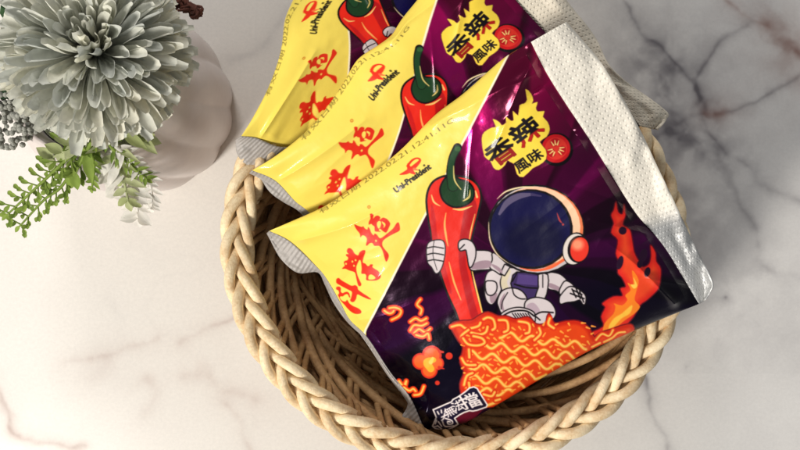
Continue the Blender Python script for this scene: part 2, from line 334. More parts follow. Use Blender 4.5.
    poly(redf, (214, 34, 26), sm=3, outline=1.2, ocol=(90, 6, 24)); poly(redf, (232, 70, 34), sm=3, grow=-4, soft=6)
    for (x, y, a, b) in ((90, 218, 3.2, 7), (98, 122, 4, 4), (160, 196, 4, 7), (172, 246, 3, 5), (150, 222, 3, 4)): ell(Fz([(x, y)])[0], a, b, (34, 6, 34), rot=15)
    poly(Fz([(126, 240), (146, 270), (140, 300), (134, 330), (150, 350), (132, 372), (100, 394), (66, 424), (38, 440), (44, 400), (70, 372), (76, 350), (72, 340), (96, 346), (112, 330), (106, 316), (122, 300), (112, 278), (130, 284)]), (244, 128, 34), sm=3)
    poly(Fz([(126, 345), (120, 370), (94, 386), (64, 418), (56, 410), (72, 385), (96, 370)]), (250, 192, 66), sm=3, soft=1.2); poly(Fz([(130, 262), (142, 286), (132, 296), (122, 284), (134, 282)]), (250, 200, 80), sm=3)
    # noodle block
    def noodle(p, w=1.9, glow=True):
        if glow: stroke(p, w + 3.4, (214, 44, 16)); 
        stroke(p, w + 1.2, (238, 104, 30)); stroke(p, w * .62 + .25, (252, 196, 92))
    blk = [(452, 326), (460, 322), (472, 321), (480, 316), (488, 313), (498, 317), (506, 317), (516, 320), (528, 318), (536, 325), (546, 324), (549, 315), (554, 324), (566, 322), (578, 322), (588, 328), (594, 338), (600, 334), (612, 330), (624, 326), (632, 326), (630, 336), (598, 350), (562, 370), (530, 388), (504, 404), (490, 406), (478, 400), (464, 396), (461, 384), (465, 372), (461, 362), (464, 348), (459, 340)]
    poly(blk, (200, 36, 10), sm=3, grow=.8, outline=1.2, ocol=(120, 10, 16)); poly(blk, (226, 66, 16), sm=3, grow=-3, soft=3)
    r = random.Random(4)
    for row in range(7):
        y0 = 331 + row * 12.0; x0, x1 = [(500, 588), (486, 588), (468, 588), (466, 580), (470, 556), (466, 536), (474, 516)][row]
        xs = np.arange(x0, x1, 2.0)
        P = [(x, y0 + (x - 478) * .155 * (1 if row < 5 else .35) * (1 if x < 560 else .9) + 3.4 * math.sin((x + row * 9) * 2 * math.pi / 21.5)) for x in xs]
        P = [q for q in P if q[1] < 431 - (q[0] - 450) * .545 - 3.5]
        if len(P) > 4: noodle(P, 3.1, False)
    pl = []
    for i in range(900):
        x = r.uniform(462, 594); y = r.uniform(322, 402)
        if y > 426 - (x - 450) * .545: continue
        row = (y - 331 - (x - 478) * .15) / 12.0
        fr = abs((y - 331 - (x - 478) * .155 - 3.4 * math.sin((x + round(row) * 9) * 2 * math.pi / 21.5)) - round(row) * 12.0)
        if fr < 3.3: continue
        if any(math.hypot(x - q[0], y - q[1]) < 4.6 for q in pl): continue
        pl.append((x, y)); a = r.choice((-.9, -.5, .2, .6, 1.1)) + r.uniform(-.2, .2); l = r.uniform(1.1, 2.1)
        stroke([(x - l * math.cos(a), y - l * math.sin(a)), (x + l * math.cos(a), y + l * math.sin(a))], [2.0, 1.0], (250, 158, 58), sm=0)
    E5 = lambda p: [(440 + x / 4.5, 305 + y / 4.5) for x, y in p]
    for p in ([(52, 98), (90, 90), (120, 106), (170, 96), (182, 80)], [(196, 64), (216, 56), (240, 66), (248, 100), (236, 112)], [(140, 124), (180, 132), (206, 122), (214, 98)], [(108, 170), (96, 140), (128, 112)], [(265, 68), (300, 72), (306, 110), (288, 122)],
              [(355, 74), (398, 84), (402, 120), (385, 128)], [(425, 158), (452, 130), (446, 104)], [(494, 60), (488, 86), (512, 104)], [(104, 150), (126, 176), (170, 182), (200, 170), (188, 150), (150, 140)], [(98, 240), (118, 268), (160, 270)], [(130, 200), (132, 236)],
              [(108, 360), (120, 320), (146, 306)], [(130, 350), (134, 380)], [(196, 402), (232, 410), (246, 392)], [(270, 424), (250, 430)]): noodle(E5(p), 2.2)
    for p in ([(596, 340), (602, 334), (609, 336), (613, 330)], [(604, 342), (612, 338), (618, 333), (625, 332)], [(592, 347), (600, 343)]): noodle(p, 1.7)
    T4 = lambda p: [(375 + x / 4.09, 290 + y / 4.09) for x, y in p]
    for p in ([(38, 84), (58, 96), (74, 90), (78, 74)], [(58, 74), (84, 72), (106, 84), (98, 106), (68, 122)], [(186, 38), (172, 60), (190, 78), (186, 98)], [(144, 130), (166, 116), (188, 126), (210, 116)], [(144, 166), (160, 144), (190, 146), (212, 136)],
              [(160, 176), (180, 160), (204, 172), (226, 158)], [(168, 184), (196, 190), (216, 178), (222, 200)], [(98, 372), (116, 392), (128, 372), (124, 392)], [(118, 398), (140, 412), (156, 404), (166, 414)], [(160, 430), (186, 424), (200, 394)]): noodle(T4(p), 1.8)
    for c, q in (((206, 40, 16), 1), ((236, 92, 24), .78)):
        for (x, y, a) in ((232, 268, 40), (186, 292, 34), (222, 328, 34), (254, 300, 28)):
            stroke([T4([(x, y)])[0]] * 2, 2 * a * q / 4.09, c, sm=0, soft=1 if q < 1 else .5)
    stroke(T4([(240, 286), (214, 296), (228, 322)]), [5, 8, 7], (250, 170, 40)); stroke(T4([(236, 280), (228, 296)]), [3, 4], (252, 200, 90), sm=0)
    stroke([T4([(303, 270)])[0]] * 2, 7, (214, 48, 22), sm=0); stroke([T4([(255, 380)])[0]] * 2, 4.6, (206, 44, 22), sm=0); stroke(T4([(264, 252), (278, 254)]), [3, 2], (200, 40, 20), sm=0); stroke(T4([(262, 316), (282, 322)]), [3, 1], (200, 40, 20), sm=0)
    # claim badge in the lower corner
    V = lambda p: [(425 + x / 9, 385 + y / 9) for x, y in p]
    out = V([(72, 222), (150, 188), (172, 178), (238, 150), (250, 130), (292, 108), (340, 76), (372, 52), (400, 26), (440, 16), (470, 30), (488, 62), (562, 178), (552, 200), (470, 228), (430, 236), (400, 232), (352, 248), (310, 270), (268, 300), (300, 352), (250, 384), (180, 415), (130, 402), (90, 392), (66, 372), (84, 330), (100, 290)])
    poly(V([(300, 250), (550, 190), (420, 330), (320, 352), (280, 320)]), (92, 8, 34)); poly(out, (244, 232, 226), grow=.5); poly(out, (18, 12, 42), grow=-.75)
    wc = (238, 226, 222)
    text('\u7121', V([(206, 296)])[0], V([(290, 252)])[0], 9.5, wc, bold=.14, shear=-.1); text('\u6cd5', V([(276, 246)])[0], V([(356, 212)])[0], 10.5, wc, bold=.16, shear=-.15); text('\u64cb', V([(356, 226)])[0], V([(524, 176)])[0], 14.5, wc, bold=.25, shear=-.3)
    for p in ([(112, 240), (124, 262)], [(146, 226), (150, 250)], [(150, 290), (196, 268)], [(176, 258), (168, 300), (150, 320)], [(182, 300), (240, 320), (246, 348), (210, 352), (204, 330), (228, 332)], [(158, 330), (182, 372), (262, 368)], [(120, 330), (150, 372)], [(104, 316), (92, 350)], [(112, 366), (150, 396)], [(80, 376), (104, 372)]):
        stroke(V(p), 1.25, wc)
draw_print()
ALB = s2l(img)

def sample(P):
    x = (P[..., 0] - OX) * S - .5; y = (P[..., 1] - OY) * S - .5
    x = np.clip(x, 0, IW - 1.001); y = np.clip(y, 0, IH - 1.001); xi = x.astype(int); yi = y.astype(int); fx = (x - xi)[..., None]; fy = (y - yi)[..., None]
    A = np.concatenate([ALB, metal[..., None]], -1)
    return (A[yi, xi] * (1 - fx) + A[yi, xi + 1] * fx) * (1 - fy) + (A[yi + 1, xi] * (1 - fx) + A[yi + 1, xi + 1] * fx) * fy
def tps(src, dst, lam=60.0):
    src = np.array(src, float); dst = np.array(dst, float); n = len(src)
    U = lambda r: np.where(r > 1e-9, r * r * np.log(r + 1e-12), 0)
    K = U(np.linalg.norm(src[:, None] - src[None], axis=-1)) + lam * np.eye(n); P = np.c_[np.ones(n), src]
    M = np.block([[K, P], [P.T, np.zeros((3, 3))]]); w = np.linalg.solve(M, np.r_[dst, np.zeros((3, 2))])
    def f(Q):
        sh = Q.shape; q = Q.reshape(-1, 2); r = w[n] + q @ w[n + 1:]
        for i in range(n): r = r + U(np.hypot(q[:, 0] - src[i, 0], q[:, 1] - src[i, 1]))[:, None] * w[i]
        return r.reshape(sh)
    return f

# packet materials
def mat_foil():
    m, N, L, b = newmat('printed_film')
    at = N.new('ShaderNodeAttribute'); at.attribute_name = 'print'
    L.new(at.outputs['Color'], b.inputs['Base Color'])
    mr = N.new('ShaderNodeMapRange'); mr.inputs['To Max'].default_value = 0.5; L.new(at.outputs['Alpha'], mr.inputs['Value']); L.new(mr.outputs['Result'], b.inputs['Metallic'])
    m2 = N.new('ShaderNodeMapRange'); m2.inputs['To Min'].default_value = 0.36; m2.inputs['To Max'].default_value = 0.21; L.new(at.outputs['Alpha'], m2.inputs['Value']); L.new(m2.outputs['Result'], b.inputs['Roughness'])
    b.inputs['Specular IOR Level'].default_value = .16; b.inputs['Coat Weight'].default_value = 0.2; b.inputs['Coat Roughness'].default_value = 0.06
    tc = N.new('ShaderNodeTexCoord'); no = N.new('ShaderNodeTexNoise'); no.inputs['Scale'].default_value = 7; no.inputs['Detail'].default_value = 3
    L.new(tc.outputs['Object'], no.inputs['Vector']); bp = N.new('ShaderNodeBump'); bp.inputs['Strength'].default_value = .14; bp.inputs['Distance'].default_value = .03
    L.new(no.outputs['Fac'], bp.inputs['Height'])
    rn = N.new('ShaderNodeTexNoise'); rn.noise_type = 'RIDGED_MULTIFRACTAL'; rn.inputs['Scale'].default_value = 1.3; rn.inputs['Detail'].default_value = 2.5; rn.inputs['Distortion'].default_value = .6
    mp = N.new('ShaderNodeMapping'); mp.inputs['Rotation'].default_value = (0, 0, .7); mp.inputs['Scale'].default_value = (1.0, 2.2, 1); L.new(tc.outputs['Object'], mp.inputs['Vector']); L.new(mp.outputs['Vector'], rn.inputs['Vector'])
    b3 = N.new('ShaderNodeBump'); b3.inputs['Strength'].default_value = .42; b3.inputs['Distance'].default_value = .035; L.new(rn.outputs['Fac'], b3.inputs['Height']); L.new(bp.outputs['Normal'], b3.inputs['Normal']); L.new(b3.outputs['Normal'], b.inputs['Normal'])
    return m
def mat_seal(name, col, metal, su, sv, rough=.5, strength=.8, ridges=False, silver=True):
    m, N, L, b = newmat(name)
    b.inputs['Base Color'].default_value = (*s2l(col), 1); b.inputs['Metallic'].default_value = metal; b.inputs['Roughness'].default_value = rough
    uv = N.new('ShaderNodeUVMap'); sp = N.new('ShaderNodeSeparateXYZ'); L.new(uv.outputs['UV'], sp.inputs['Vector'])
    def wav(o, k):
        a = N.new('ShaderNodeMath'); a.operation = 'MULTIPLY'; a.inputs[1].default_value = k; L.new(o, a.inputs[0])
        s = N.new('ShaderNodeMath'); s.operation = 'SINE'; L.new(a.outputs[0], s.inputs[0]); return s.outputs[0]
    x = wav(sp.outputs['X'], su * 2 * math.pi); y = wav(sp.outputs['Y'], sv * 2 * math.pi)
    mu = N.new('ShaderNodeMath'); mu.operation = 'MULTIPLY'
    if ridges: L.new(x, mu.inputs[0]); mu.inputs[1].default_value = 1
    else:
        ax = N.new('ShaderNodeMath'); ax.operation = 'MAXIMUM'; ax.inputs[1].default_value = -.1; L.new(x, ax.inputs[0])
        ay = N.new('ShaderNodeMath'); ay.operation = 'MAXIMUM'; ay.inputs[1].default_value = 0; L.new(y, ay.inputs[0])
        L.new(ax.outputs[0], mu.inputs[0]); L.new(ay.outputs[0], mu.inputs[1])
    if not ridges and silver:
        sv_ = N.new('ShaderNodeMapRange'); sv_.inputs['From Min'].default_value = .66; sv_.inputs['From Max'].default_value = .72; L.new(sp.outputs['X'], sv_.inputs['Value'])
        ms = N.new('ShaderNodeMath'); ms.operation = 'MULTIPLY'; ms.inputs[1].default_value = .45; L.new(sv_.outputs['Result'], ms.inputs[0]); L.new(ms.outputs[0], b.inputs['Metallic'])
        mc = N.new('ShaderNodeMix'); mc.data_type = 'RGBA'; mc.inputs['A'].default_value = (*s2l(col), 1); mc.inputs['B'].default_value = (*s2l((196, 196, 194)), 1); L.new(sv_.outputs['Result'], mc.inputs['Factor']); L.new(mc.outputs['Result'], b.inputs['Base Color'])
    bp = N.new('ShaderNodeBump'); bp.inputs['Strength'].default_value = strength; bp.inputs['Distance'].default_value = .02; bp.invert = not ridges
    L.new(mu.outputs[0], bp.inputs['Height'])
    tc = N.new('ShaderNodeTexCoord'); no = N.new('ShaderNodeTexNoise'); no.inputs['Scale'].default_value = 5; L.new(tc.outputs['Object'], no.inputs['Vector'])
    b2 = N.new('ShaderNodeBump'); b2.inputs['Strength'].default_value = .45; b2.inputs['Distance'].default_value = .05; no.inputs['Detail'].default_value = 5; L.new(no.outputs['Fac'], b2.inputs['Height']); L.new(bp.outputs['Normal'], b2.inputs['Normal']); L.new(b2.outputs['Normal'], b.inputs['Normal'])
    return m
FOIL = mat_foil(); SEAL = mat_seal('embossed_white_seal', (240, 233, 218), 0.0, 56, 9, strength=.42); SEALW = mat_seal('embossed_cream_seal', (226, 216, 196), 0.0, 56, 9, strength=.55, silver=False); FIN = mat_seal('ribbed_silver_seal', (166, 160, 154), .1, 60, 1, rough=.55, strength=.2, ridges=True)
BACK = mat_simple('back_film', (214, 206, 192), .4, 0.2, bump=0.1, bscale=10)

def coons(n_u, n_v):
    u = np.linspace(0, 1, n_u); v = np.linspace(0, 1, n_v)
    ab = resample(spline(AB, 8), n_u); dc = resample(spline(DC, 8), n_u); ad = resample(spline(AD, 8), n_v); bc = resample(spline(BC, 8), n_v)
    U, V = np.meshgrid(u, v); U3, V3 = U[..., None], V[..., None]
    P = (1 - V3) * ab[None] + V3 * dc[None] + (1 - U3) * ad[:, None] + U3 * bc[:, None] - ((1 - U3) * (1 - V3) * ab[0] + U3 * (1 - V3) * ab[-1] + (1 - U3) * V3 * dc[0] + U3 * V3 * dc[-1])
    return U, V, P
def thick(U, V, seed, T):
    du = np.minimum(U / .22, (1 - U) / .17); ru = np.clip(du, 0, 1); ru = np.sin(ru * math.pi / 2) ** .9
    dv = 1 - np.abs(2 * V - 1); rv = (1 - (1 - np.clip(dv / .34, 0, 1)) ** 2.2) ** .55
    return T * ru * rv
def wrinkle(U, V, seed):
    h = .030 * fbm(U * 4, V * 4, seed, 4)
    e = np.exp(-(1 - U) / .10); e2 = np.exp(-U / .09)
    n1 = 1 - 2 * np.abs(fbm(V * 11 + 1.5 * U, U * 2.0, seed + 5, 2)); n2 = 1 - 2 * np.abs(fbm(V * 9, U * 2.5, seed + 9, 2))
    h += .08 * n1 * e * np.clip((1 - U) / .03, 0, 1) + .05 * n2 * e2 * np.clip(U / .03, 0, 1)
    # creases that run in from the seams and corners
    for (a, b, am, w) in (((1, .05), (.72, .22), .035, .016), ((1, .14), (.80, .16), -.03, .014), ((1, .93), (.80, .80), .045, .018), ((.98, .72), (.86, .60), .05, .02), ((1, .62), (.85, .45), -.035, .018),
                          ((.93, .97), (.86, .70), .045, .013), ((0, .10), (.30, .14), .04, .018), ((0, .35), (.16, .25), -.03, .02), ((.02, .95), (.12, .75), .035, .02), ((.60, .02), (.97, .10), .03, .02), ((.55, .30), (.70, .12), .012, .01)):
        d, t = segdist(U, V, np.array(a, float), np.array(b, float)); h += 1.35 * am * np.exp(-(d / w) ** 1.3) * (1 - .8 * t)
    return h
def packet(label, warp, Z4, nu, nv, seed, T, seal_out, fin_out, smat=None):
    zA, zB, zC, zD = Z4
    U, V, A = coons(nu, nv); P = warp(A)
    zc = (1 - U) * (1 - V) * zA + U * (1 - V) * zB + U * V * zC + (1 - U) * V * zD
    c = P[nv // 2, nu // 2]; root = thing('noodle_packet', label, 'noodle packet', W(c[0], c[1], zc[nv // 2, nu // 2] - T), 'instant noodle packets overlapping in the basket')
    th = thick(U, V, seed, T); edge = np.clip(np.minimum(np.minimum(U, 1 - U), np.minimum(V, 1 - V)) / .03, 0, 1)
    zf = zc + th + wrinkle(U, V, seed) * edge
    grid_mesh('printed_front', Wn(P, zf), FOIL, root, col=sample(A))
    k = 6; grid_mesh('back_panel', Wn(P[::k, ::k], (zc - .9 * th - .006)[::k, ::k]), BACK, root, flip=True)
    def strip(name, inner, outer, z_in, drop, mat, n=150, m=14, ruff=.02, sd=0):
        inn = resample(inner, n); outp = resample(spline(outer, 6), n); t = np.linspace(0, 1, m)[:, None, None]
        Q = inn[None] * (1 - t) + outp[None] * t
        s = np.linspace(0, 1, n)[None]; tt = t[..., 0]
        z = np.interp(s, np.linspace(0, 1, len(z_in)), z_in) - drop * tt + ruff * (1 + 1.2 * np.clip((s - .62) * 6, 0, 1)) * tt * (fbm(s * 9 + tt, tt * 2 + 0 * s, sd, 3)) * 2 + .004
        uv = np.stack(np.broadcast_arrays(s, tt), -1)
        o = grid_mesh(name, Wn(Q, z), mat, root, uv=uv)
        sm = o.modifiers.new('thickness', 'SOLIDIFY'); sm.thickness = .012; sm.offset = 0
        return o
    strip('end_seal', P[:, -1], seal_out, zc[:, -1], -.02, smat or SEAL, ruff=.035, sd=seed + 3)
    strip('fin_seal', P[:, 0], fin_out, zc[:, 0], .10, FIN, ruff=.03, sd=seed + 4)
    return root
idw = lambda Q: Q
SEAL1 = [(566, 22), (584, 42), (602, 64), (618, 90), (631, 113), (646, 142), (662, 176), (676, 205), (688, 232), (700, 256), (712, 280), (712, 290), (705, 300)]
FIN1 = [(267, 233), (279, 256), (289, 267), (300, 273), (318, 272), (325, 284), (334, 303), (347, 321), (364, 339), (387, 374), (405, 398), (409, 408), (400, 419), (404, 427), (422, 431)]
packet('front noodle packet on top of the others, its whole astronaut picture showing', idw, (1.62, 2.75, 2.02, 1.22), 660, 560, 11, .20, SEAL1, FIN1)
F_ = [(269, 230.6), (369, 207.7), (395, 191), (430, 166.7), (456, 148), (482, 138.7), (521, 176.5), (554.7, 148), (453, 118.7), (406.7, 157), (377, 237.6), (457, 193)]
M_ = [(251.7, 170), (352, 121.5), (371.5, 99.6), (398, 71.8), (418, 49), (442, 38), (480, 65), (506, 37), (407.5, 26), (366, 63), (362.7, 147), (426, 90)]
w2 = tps(F_ + [(291, 242), (317, 267), (368, 176), (434, 116), (590, 140), (699, 304), (424, 429), (531, 42), (622, 192)], M_ + [(276, 181), (297, 203), (341, 86), (393, 34), (541, 28), (640, 126), (440, 300), (470, -60), (576, 62)])
packet('middle noodle packet lying between the front packet and the rearmost packet', w2, (1.80, 2.45, 1.98, 1.0), 480, 420, 23, .17,
       [(505, -95), (536, -45), (566, 0), (584, 22), (598, 42), (610, 66), (632, 86), (652, 100), (668, 113), (666, 120), (658, 130)],
       [(249.5, 173), (260.5, 179), (270, 192), (284, 202), (299, 211), (312, 228), (340, 262), (400, 300), (432, 306)], SEALW)
T_s = [(269, 230.6), (369, 207.7), (377, 237.6), (395, 191), (430, 166.7), (399.6, 174.6), (457, 193), (291, 242), (317, 267), (531, 42), (699, 304), (424, 429)]
T_d = [(240.8, 136), (304.3, 58.7), (321, 71), (314.5, 33.8), (330, 1), (301, 22), (360, 6), (259, 139), (280, 147), (337, -132), (560, -50), (452, 159)]
w3 = tps(T_s, T_d)
packet('rearmost noodle packet, mostly covered, its yellow end nearest the flower pot', w3, (1.82, 2.1, 1.75, .85), 420, 360, 37, .15,
       [(370, -150), (450, -120), (520, -80), (580, -62), (588, -50)], [(236, 139), (237, 153), (246, 164), (262, 168), (290, 165), (330, 170), (440, 170)], SEALW)

# ------------------------------------------------------------------ basket
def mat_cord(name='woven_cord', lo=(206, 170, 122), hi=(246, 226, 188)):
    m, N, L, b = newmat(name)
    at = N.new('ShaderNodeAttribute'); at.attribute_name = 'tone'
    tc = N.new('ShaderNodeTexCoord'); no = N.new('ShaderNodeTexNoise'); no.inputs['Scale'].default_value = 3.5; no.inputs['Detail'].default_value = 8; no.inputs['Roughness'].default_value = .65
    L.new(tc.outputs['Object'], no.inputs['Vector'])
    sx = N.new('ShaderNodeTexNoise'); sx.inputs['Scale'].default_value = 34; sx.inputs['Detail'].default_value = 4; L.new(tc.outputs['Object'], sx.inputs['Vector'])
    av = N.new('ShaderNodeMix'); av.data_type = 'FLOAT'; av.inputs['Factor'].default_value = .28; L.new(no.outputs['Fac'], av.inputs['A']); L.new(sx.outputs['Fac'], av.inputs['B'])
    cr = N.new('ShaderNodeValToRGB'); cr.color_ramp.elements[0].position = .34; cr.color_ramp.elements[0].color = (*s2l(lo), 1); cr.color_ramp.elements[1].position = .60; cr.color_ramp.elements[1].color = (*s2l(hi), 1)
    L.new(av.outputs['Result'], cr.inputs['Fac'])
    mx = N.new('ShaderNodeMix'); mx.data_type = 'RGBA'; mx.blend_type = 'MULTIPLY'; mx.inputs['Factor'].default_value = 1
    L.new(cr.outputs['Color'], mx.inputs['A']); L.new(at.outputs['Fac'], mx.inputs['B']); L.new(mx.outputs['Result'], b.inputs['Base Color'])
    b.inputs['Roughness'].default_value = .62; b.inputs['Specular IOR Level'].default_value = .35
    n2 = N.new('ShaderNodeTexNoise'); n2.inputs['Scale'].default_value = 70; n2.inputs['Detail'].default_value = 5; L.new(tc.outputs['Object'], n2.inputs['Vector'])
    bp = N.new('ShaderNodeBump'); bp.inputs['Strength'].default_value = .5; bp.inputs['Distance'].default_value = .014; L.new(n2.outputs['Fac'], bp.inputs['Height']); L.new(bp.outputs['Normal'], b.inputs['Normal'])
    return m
CORD = mat_cord(); CORD2 = mat_cord('darker_brown_cord', (150, 106, 66), (206, 164, 114))  # second cord is darker and browner, for inner cords, walls and base
BX, BY = W(455, 238, 1.5)[:2]
_ang = np.radians([-180, -150, -110, -60, -25, 0, 12, 22, 45, 90, 140, 160, 180])
_rad = [2.345, 2.33, 2.315, 2.33, 2.36, 2.335, 2.28, 2.235, 2.22, 2.24, 2.27, 2.30, 2.345]
def RO(t): t = (t + math.pi) % (2 * math.pi) - math.pi; return float(np.interp(t, _ang, _rad))
_ts = np.linspace(-math.pi, math.pi, 721); _rs = np.interp(_ts, _ang, _rad)
kern = np.hanning(41); kern /= kern.sum(); _rs = np.convolve(np.r_[_rs[-41:-1], _rs, _rs[1:41]], kern, 'same')[40:-40]
def RO(t): t = (np.asarray(t) + math.pi) % (2 * math.pi) - math.pi; return np.interp(t, _ts, _rs)
def bp_(t, inset, z): r = RO(t) - inset; return np.stack([BX + r * np.cos(t), BY + r * np.sin(t), z + 0 * t], -1)
basket = thing('wicker_basket', 'round cream wicker basket with a braided rim holding the noodle packets', 'basket', (BX, BY, 0))
def prof(z):     # inset of the wall from the rim outline
    return .30 + .42 * np.clip((1.5 - z) / 1.4, 0, 2) ** 1.4
rim = MB(); NP = 9
ctr = .165
for k in range(5):
    t = np.linspace(0, 2 * math.pi, 1500, endpoint=False)
    for dlt, rr in ((0, .053),):
        ph = NP * t + 2 * math.pi * k / 5 + .05 * np.sin(3 * t)
        lat = .122 * np.sin(ph); h = .078 * np.sin(2 * ph)
        rim.tube(bp_(t, ctr, 1.52) + np.stack([lat * np.cos(t), lat * np.sin(t), h], -1), rr * (1 + .07 * np.sin(11 * t + 2 * k)), 10, .95 + .03 * k, closed=True)
rim.tube(bp_(np.linspace(0, 2 * math.pi, 400, endpoint=False), ctr + .01, 1.40), .075, 10, .85, closed=True)
rim.tube(bp_(np.linspace(0, 2 * math.pi, 400, endpoint=False), ctr - .09, 1.38), .05, 10, .85, closed=True)
# second, lower plait on the outside and inside shoulders
inr = MB()
for k in range(25):
    t0 = 2 * math.pi * k / 25 + rng.normal(0, .02)
    L_ = math.radians(62) + rng.normal(0, .08); s = np.linspace(0, 1, 40); t = t0 - s * L_
    z = 1.44 - .95 * s ** 1.15 + .03 * np.sin(s * 8 + k); ins = prof(z) - .03 + .085 * np.sin(math.pi * s) ** .6 - .12 * (1 - s) ** 3
    inr.tube(bp_(t, ins, 0) + np.stack([0 * z, 0 * z, z], -1), .045 + .006 * rng.random(), 8, .84 + .16 * rng.random())
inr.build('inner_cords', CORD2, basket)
rim.build('braided_rim', CORD, basket)
stk = MB()
for k in range(30):
    for d in (-.024, .024):
        z = np.linspace(.06, 1.5, 22); s = z / 1.5
        t = 2 * math.pi * k / 36 + d + .16 * (s - .5) * (1 if k % 2 else -1) * 0 + rng.normal(0, .004)
        t = t + .18 * s
        ins = np.array([prof(q) for q in z]); r = RO(t) - ins; stk.tube(np.stack([BX + r * np.cos(t), BY + r * np.sin(t), z], -1), .035, 7, .80 + .16 * rng.random())
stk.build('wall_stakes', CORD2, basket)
wv = MB(); zs = [.12, .20, .28, .36, .70]
for i, z0 in enumerate(zs):
    t = np.linspace(0, 2 * math.pi, 900, endpoint=False)
    for q in range(2):
        wob = .048 * np.cos(8 * t + math.pi * (i + q) + i * .6); z = z0 + .015 * np.sin(5 * t + i) + .050 * np.sin(8 * t + i * .6 + q * math.pi)
        ins = prof(z0) + wob; r = RO(t) - ins
        wv.tube(np.stack([BX + r * np.cos(t), BY + r * np.sin(t), z + .02 * q], -1), .034, 7, .80 + .16 * rng.random(), closed=True)
for i, z0 in enumerate(np.arange(.10, 1.36, .085)):
    t = np.linspace(0, 2 * math.pi, 500, endpoint=False); r = RO(t) - prof(z0) + .13 + .012 * np.cos(16 * t + math.pi * i)
    wv.tube(np.stack([BX + r * np.cos(t), BY + r * np.sin(t), z0 + .012 * np.sin(7 * t + i)], -1), .046, 7, .78 + .16 * rng.random(), closed=True)
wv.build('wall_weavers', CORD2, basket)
ba = MB()
for k in range(18):
    a = math.pi * k / 18; q = 1.62
    for d in (-.05, .05):
        ba.tube([(BX + s * q * math.cos(a) - d * math.sin(a), BY + s * q * math.sin(a) + d * math.cos(a), .07 + .01 * math.sin(s * 5)) for s in np.linspace(-1, 1, 14)], .03, 6, .8)
for i in range(18):
    r0 = .10 + i * .088; t = np.linspace(0, 2 * math.pi, 220, endpoint=False)
    ba.tube(np.stack([BX + r0 * np.cos(t), BY + r0 * np.sin(t), .085 + .035 * np.cos(18 * t + math.pi * i)], -1), .042, 6, .8 + .18 * rng.random(), closed=True)
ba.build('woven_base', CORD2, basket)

# ------------------------------------------------------------------ marble table
xs = np.r_[np.array([-14, -11, -8.5, -6.5]), np.linspace(-5.6, 5.6, 1000), np.array([6.5, 8.5, 11, 14])]
ys = np.r_[np.array([11, 8, 5.5, 4.2]), np.linspace(3.4, -3.4, 620), np.array([-4.2, -5.5, -8, -11])]
X, Y = np.meshgrid(xs, ys)
PX = 400 + X * 100 * DR / HC; PY = 225 - Y * 100 * DR / HC
wx = PX + 9 * fbm(PX / 38, PY / 38, 50, 4); wy = PY + 9 * fbm(PX / 38, PY / 38, 60, 4)
veins = [([(724, -4), (740, 8), (754, 16), (768, 22)], 2.0, .35, 1), ([(768, 22), (784, 42), (802, 56)], 5, .55, 1), ([(776, 30), (790, 60), (806, 70)], 12, .2, 1), ([(754, 16), (738, 30), (722, 48), (712, 62), (700, 80), (702, 96), (712, 108)], 1.8, .42, 0),
         ([(804, 74), (780, 88), (744, 108), (722, 111)], 1.6, .42, 0), ([(728, 111), (712, 112)], 3.0, .8, 1), ([(714, 112), (690, 116), (668, 132), (650, 146)], 2.6, .35, 0), ([(620, -4), (634, 18), (652, 38), (672, 56), (690, 72), (704, 98)], 1.7, .45, 0),
         ([(708, 116), (716, 140), (724, 152), (748, 168), (768, 182), (806, 200)], 2.6, .38, 0), ([(716, 150), (734, 196), (752, 226), (762, 262), (784, 276), (804, 282)], 3.4, .28, 0), ([(640, 370), (652, 410), (664, 436), (672, 460)], 1.8, .4, 0), ([(640, 380), (636, 360), (650, 330)], 4, .15, 0),
         ([(180, 344), (204, 330), (232, 316)], 2.2, .22, 1), ([(186, 380), (206, 374), (224, 384), (252, 400)], 5, .17, 1), ([(60, 362), (99, 356), (130, 346), (160, 338)], 2.4, .16, 1), ([(88, 372), (104, 362)], 5, .15, 1), ([(-4, 380), (6, 396), (12, 426), (36, 438), (86, 444)], 2.0, .30, 1), ([(4, 400), (12, 424)], 5, .14, 1),
         ([(142, 382), (150, 396), (148, 420)], 4.5, .14, 1), ([(224, 404), (240, 430), (250, 460)], 2.4, .16, 1), ([(110, 300), (124, 318)], 4, .06, 0), ([(300, -8), (272, 30), (250, 52), (230, 60)], 3, .14, 0), ([(660, 96), (676, 70), (668, 130), (690, 150)], 10, .42, 0), ([(640, 60), (680, 110), (676, 190), (690, 240)], 24, .36, 0), ([(560, 0), (640, 40)], 26, .05, 0), ([(690, 300), (720, 296), (712, 340)], 10, .06, 0), ([(722, 300)] * 2, 1.4, .4, 0), ([(688, 366)] * 2, 1.3, .35, 0), ([(750, 320), (800, 350)], 14, .07, 0)]
gr = np.zeros(X.shape); brn = np.zeros(X.shape)
for pts, w, a, kind in veins:
    p = spline(pts, 5) if len(pts) > 2 else np.array(pts, float)
    lo = p.min(0) - 5 * w - 14; hi = p.max(0) + 5 * w + 14
    m = (PX > lo[0]) & (PX < hi[0]) & (PY > lo[1]) & (PY < hi[1]); x, y = wx[m], wy[m]; D = np.full(x.shape, 1e9)
    for q0, q1 in zip(p[:-1], p[1:]): d, _ = segdist(x, y, q0, q1); D = np.minimum(D, d)
    a *= .74; w = w * 1.3
    br_ = .55 + .9 * np.clip(.5 + fbm(x / 16, y / 16, 70, 3), 0, 1)
    val = a * br_ * (.6 * np.exp(-(D / w) ** 1.6) + .4 * np.exp(-(D / (w * 3.2)) ** 1.4))
    if kind: brn[m] += val
    else: gr[m] += val
gr += .045 * np.clip((PX - 560) / 200, 0, 1) * np.clip(fbm(wx / 55, wy / 55, 85, 5) * 1.6 + .2, 0, 1)
